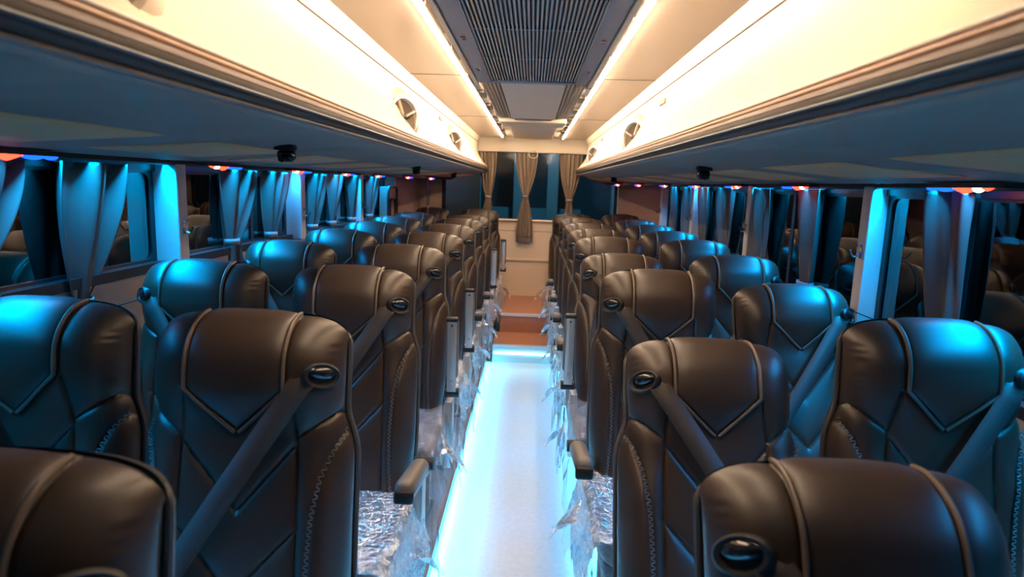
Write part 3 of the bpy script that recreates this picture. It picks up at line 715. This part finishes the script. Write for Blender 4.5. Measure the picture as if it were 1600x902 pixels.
def build_cushion():
    mb = MB(); P = []
    N = 40; 
    for i in range(25):
        th = -PI / 2 + PI * i / 24; ct = math.copysign(abs(math.cos(th)) ** .45, math.cos(th)); stn = math.copysign(abs(math.sin(th)) ** .6, math.sin(th))
        row = []
        for j in range(N):
            a = 2 * PI * j / N; ca = math.copysign(abs(math.cos(a)) ** .35, math.cos(a)); sa = math.copysign(abs(math.sin(a)) ** .35, math.sin(a))
            row.append((.222 * ct * ca, -.225 + .235 * ct * sa, -.015 + .068 * stn + .012 * (sa < -.5) * ct))
        P.append(row)
    return mb.grid(P, closed_u=True)
def wrap_mesh(seed, side):
    r = np.random.RandomState(seed); nu, nv = 64, 70; P = []
    k1 = r.rand(14, 4)
    def nz(a, b):
        s = 0
        for q in k1: s += math.sin(a * (4 + 26 * q[0]) + b * (24 * q[1] - 12) + 6 * q[2]) * (.3 + q[3])
        return s / 14
    # parameter a: across (-1..1) with skirts, b: back (0) to front skirt (1)
    for i in range(nv + 1):
        b = i / nv; row = []
        for j in range(nu + 1):
            a = -1 + 2 * j / nu
            L = .36 * a; hx = .226; top = .060
            if abs(L) <= hx: x, dz = L, 0
            else:
                over = abs(L) - hx; x = math.copysign(hx + .012 + over * (.30 + .25 * nz(b * 1.3, 2)), L); dz = -over * (.95 + .9 * nz(b * 2.1, 5) + .5)
            s = b * .78; fy = .475
            if s <= fy: y, dz2 = -s, 0
            else: over = s - fy; y = -fy - .012 - over * (.18 + .3 * nz(a, 3)); dz2 = -over * (1.0 + .4 * nz(a * 1.4, 7))
            w = nz(a * 1.2, b * 1.4) ; w2 = nz(a * 3 + 2, b * 3.3)
            out = .007 * w + .006 * w2
            if a * side < 0: x = math.copysign(min(abs(x), .232), x)
            zz = top + dz + dz2 + abs(out) + (.002)
            if dz < 0 and a * side > 0: x += math.copysign(abs(out) * 2.2, a)
            if dz2 < 0: y -= abs(out) * 2.2
            row.append((x, y + .01, zz - .006 * (b < .3)))
        P.append(row)
    mb = MB().grid(P)
    # a loose torn corner sticking out on the aisle side
    e0 = r.rand() * .15
    t = []
    for i in range(10):
        q = i / 9; row = []
        for j in range(8):
            w = j / 7; wd = .15 * (1 - q) ** .8 + .02 + .02 * math.sin(q * 7 + seed)
            row.append((side * (.262 + .085 * q + .014 * math.sin(5 * w + 3 * q)), -.20 - e0 + wd * (w - .5) * 1.2 + .02 * q, .02 - .10 * q ** 1.2 * (.6 + .6 * w) + .014 * math.sin(9 * w + 4 * q)))
        t.append(row)
    mb.grid(t); 
    return mb
seat_protos = {}
def seat_lower(side, seed):
    e = bpy.data.objects.new('coach_seat', None)
    return e
cush = build_cushion().build('cushion', 'leather'); cush.location = (0, 0, -20)
wraps = {(s, q): wrap_mesh(q * 17 + s + 3, s).build('plastic_cover', 'plastic') for s in (-1, 1) for q in range(3)}
for o in wraps.values(): o.location = (0, 0, -20)
# armrest, origin at its pivot, pointing towards -y (forward of the seat)
def arm_meshes():
    mb = MB(); mb.box(-.027, .027, -.325, -.06, -.016, .034, .022)
    P = []
    a = mb.build('armrest', 'arm')
    MB().box(-.019, .019, -.32, -.01, -.024, -.014, .004).build('metal_underside', 'steel', a)
    MB().tube([(-.03, 0, 0), (.03, 0, 0)], .020, 16).build('pivot', 'mblack', a)
    MB().box(-.026, .026, -.333, -.312, -.026, .010, .009).build('end_cap', 'mblack', a)
    for yy in (-.30, -.06): MB().tube([(0, yy, -.021), (0, yy, -.025)], .005, 8).build('rivet', 'chrome', a)
    return a
arm = arm_meshes(); arm.location = (0, 0, -20)
baseo = MB(); baseo.box(-.20, .20, -.44, -.02, -.13, -.075, .01); base_frame = baseo.build('seat_frame', 'mblack'); base_frame.location = (0, 0, -20)
lg = MB(); lg.box(-.022, .022, -.42, -.37, -.40, -.12, .006); lg.box(-.022, .022, -.10, -.05, -.40, -.12, .006); lg.box(-.03, .03, -.44, -.03, -.40, -.385); leg_o = lg.build('leg', 'mblack'); leg_o.location = (0, 0, -20)
plate = MB(); plate.box(-.006, .026, -.10, -.02, -.20, .10, .006); plate_o = plate.build('side_bracket', 'steel'); plate_o.location = (0, 0, -20)

def put(o, parent, loc=(0, 0, 0), rot=(0, 0, 0)):
    c = o.copy(); COL.objects.link(c); c.parent = parent; c.location = loc; c.rotation_euler = rot
    for ch in [x for x in bpy.data.objects if x.parent == o]:
        d = ch.copy(); COL.objects.link(d); d.parent = c
    return c
HZ = 0.50
def seat(x, ytop, recline, side, armstate, label, group, q, zoff=0.0, drop=None):
    th = math.radians(recline); ytop_up = ytop
    hy = ytop_up - .742 * math.sin(th) + .055
    e = empty('coach_seat', (x, hy, HZ + zoff), label, 'seat', group)
    put(backs[side], e, rot=(-th, 0, 0))
    put(cush, e, (0, -.02, 0)); put(wraps[(side, q % 3)], e, (0, -.03, 0))
    if e.location.z - .4 - zoff > -1: pass
    put(base_frame, e)
    for s in (-1, 1): put(leg_o, e, (s * .15, 0, 0))
    if armstate:
        ax = side * .247
        put(plate_o, e, (side * .238, 0, 0))
        if armstate == 'down': put(arm, e, (ax + side * .024, -.10, .165), (math.radians(-11), 0, 0))
        elif armstate == 'up': put(arm, e, (ax + side * .012, -.08, .135), (math.radians(-88), 0, 0))
        else: put(arm, e, (ax + side * .02, -.08, .155), (math.radians(-72), 0, 0))
    return e
ordn = ['nearest the camera', 'second from the camera', 'third from the camera', 'fourth from the camera', 'fifth from the camera', 'sixth from the camera', 'seventh from the camera', 'eighth from the camera', 'last, against the rear wall']
U, R_ = 8, 21
adj = {None: '', 'down': ', armrest down', 'up': ', armrest folded up', 'tilt': ', armrest tilted up'}
# (recline, D_top, arm)
LA = [(U, .60, None), (U, 1.24, 'down'), (U, 1.99, 'down'), (U, 2.74, 'up'), (U, 3.48, 'up'), (U, 4.22, 'down'), (U, 4.95, 'down'), (12, 5.70, 'up'), (4, 6.46, 'tilt')]
RA = [(23, .80, None), (23, 1.52, 'down'), (5, 2.14, 'down'), (20, 3.06, 'up'), (U, 3.60, 'down'), (U, 4.27, 'down'), (U, 4.95, 'down'), (U, 5.70, 'down'), (8, 6.46, None)]
LWn = [None, (U, 1.29, None), (U, 2.0, None), (U, 2.74, None), (U, 3.48, None), (U, 4.22, None), (U, 4.95, None), (U, 5.70, None), (4, 6.46, None)]
RWn = [None, (6, 1.42, None), (21, 2.24, None), (12, 2.88, None), (U, 3.60, None), (U, 4.30, None), (U, 5.0, None), (U, 5.72, None), (6, 6.46, None)]
for lst, x, side, word in ((LA, -.572, 1, 'aisle seat left of the aisle'), (LWn, -1.066, -1, 'window seat along the left windows'), (RA, .447, -1, 'aisle seat right of the aisle'), (RWn, .935, 1, 'window seat along the right windows')):
    for k, it in enumerate(lst):
        if not it: continue
        rc_, yt, am = it
        zo = 0.0
        if k == 8: zo = .0 if 'aisle' in word and 'right' in word else .012
        tone = 'dark leather '
        rec = ' reclined' if rc_ > 16 else ''
        xx = x if k < 8 else x - math.copysign(.035, x)
        if k == 0: xx += -.03 if x < 0 else 0
        if k == 0 or (k == 1 and 'right of' in word): zo = -.035
        seat(xx, yt, rc_, side, am, tone + word + ', ' + ordn[k] + rec + adj[am], 'leather coach seats', k, zo)
# remove prototypes
dead = []
for o in bpy.data.objects:
    r = o
    while r.parent: r = r.parent
    if r.location.z < -10: dead.append(o)
for o in dead: bpy.data.objects.remove(o)

# ------------------------------------------------------------------ outside at night
o = MB().box(3.6, 3.9, -1, 12.6, -.8, 4.5).build('brick_house', 'brick', smooth=False)
hs = empty('brick_building', (3.6, 4, -.8), 'dim brick building with a framed window seen through the right windows', 'building')
o.parent = hs; o.name = 'brick_wall'; o.location = (-3.6, -4, .8)
def hb(x0, x1, y0, y1, z0, z1, nm, m, b=.01): MB().box(x0 - 3.6, x1 - 3.6, y0 - 4, y1 - 4, z0 + .8, z1 + .8, b).build(nm, m, hs)
m_dimframe = mat('grey_painted_frame', (.35, .35, .33), .6); m_blind = mat('grey_blind', (.10, .12, .12), .7)
hb(3.55, 3.6, 3.95, 4.05, .95, 2.0, 'frame_post', m_dimframe); hb(3.55, 3.6, 5.0, 5.1, .95, 2.0, 'frame_post', m_dimframe)
hb(3.5, 3.6, 3.9, 5.15, .85, .95, 'window_sill', m_dimframe); hb(3.55, 3.6, 3.95, 5.1, 1.95, 2.05, 'frame_head', m_dimframe)
hb(3.57, 3.6, 4.05, 5.0, .95, 1.95, 'window_blind', m_blind)
struct(MB().box(-12, 12, -6, 30, -.9, -.8).build('ground', mat('dark_asphalt', (.04, .04, .045), .8), smooth=False))
e = empty('yard_building', (0, 11, -.8), 'blue-lit building with pale columns seen through the rear window', 'building')
mb = MB(); mb.box(-5, 5, 2.2, 2.5, 0, 4.5); mb.build('facade', mat('grey_blue_render', (.12, .16, .18), .8), e, smooth=False)
for x in (-1.1, -.25, .35, 1.5): MB().box(x - .10, x + .10, .5, .7, 0, 4.2, .02).build('column', mat('pale_column', (.4, .5, .52), .7), e)
MB().box(-2.6, -.72, -2.2, -2.0, -.2, 3.6, .02).build('added_grey_panel', mat('added_panel_grey', (.3, .28, .28), .8), e)  # panel added outside to imitate the grey reflection in the rear glass
MB().box(-.9, .9, .9, 1.1, 0, 1.9, .02).build('counter', mat('pale_counter', (.25, .4, .45), .7), e)
for x, y, z, c, p in ((0.1, 9.6, 2.6, (.25, .75, 1), 150), (-1.2, 8.0, 3.2, (1, .85, .75), 90), (2.9, 3.2, 3.3, (1, .85, .55), 40)):
    l = bpy.data.lights.new('added_yard_fill', 'POINT'); l.energy = p; l.color = c; l.shadow_soft_size = .1  # unseen fill lights added to brighten the panel, columns and brick outside
    lo = bpy.data.objects.new('added_yard_fill', l); COL.objects.link(lo); lo.location = (x, y, z)
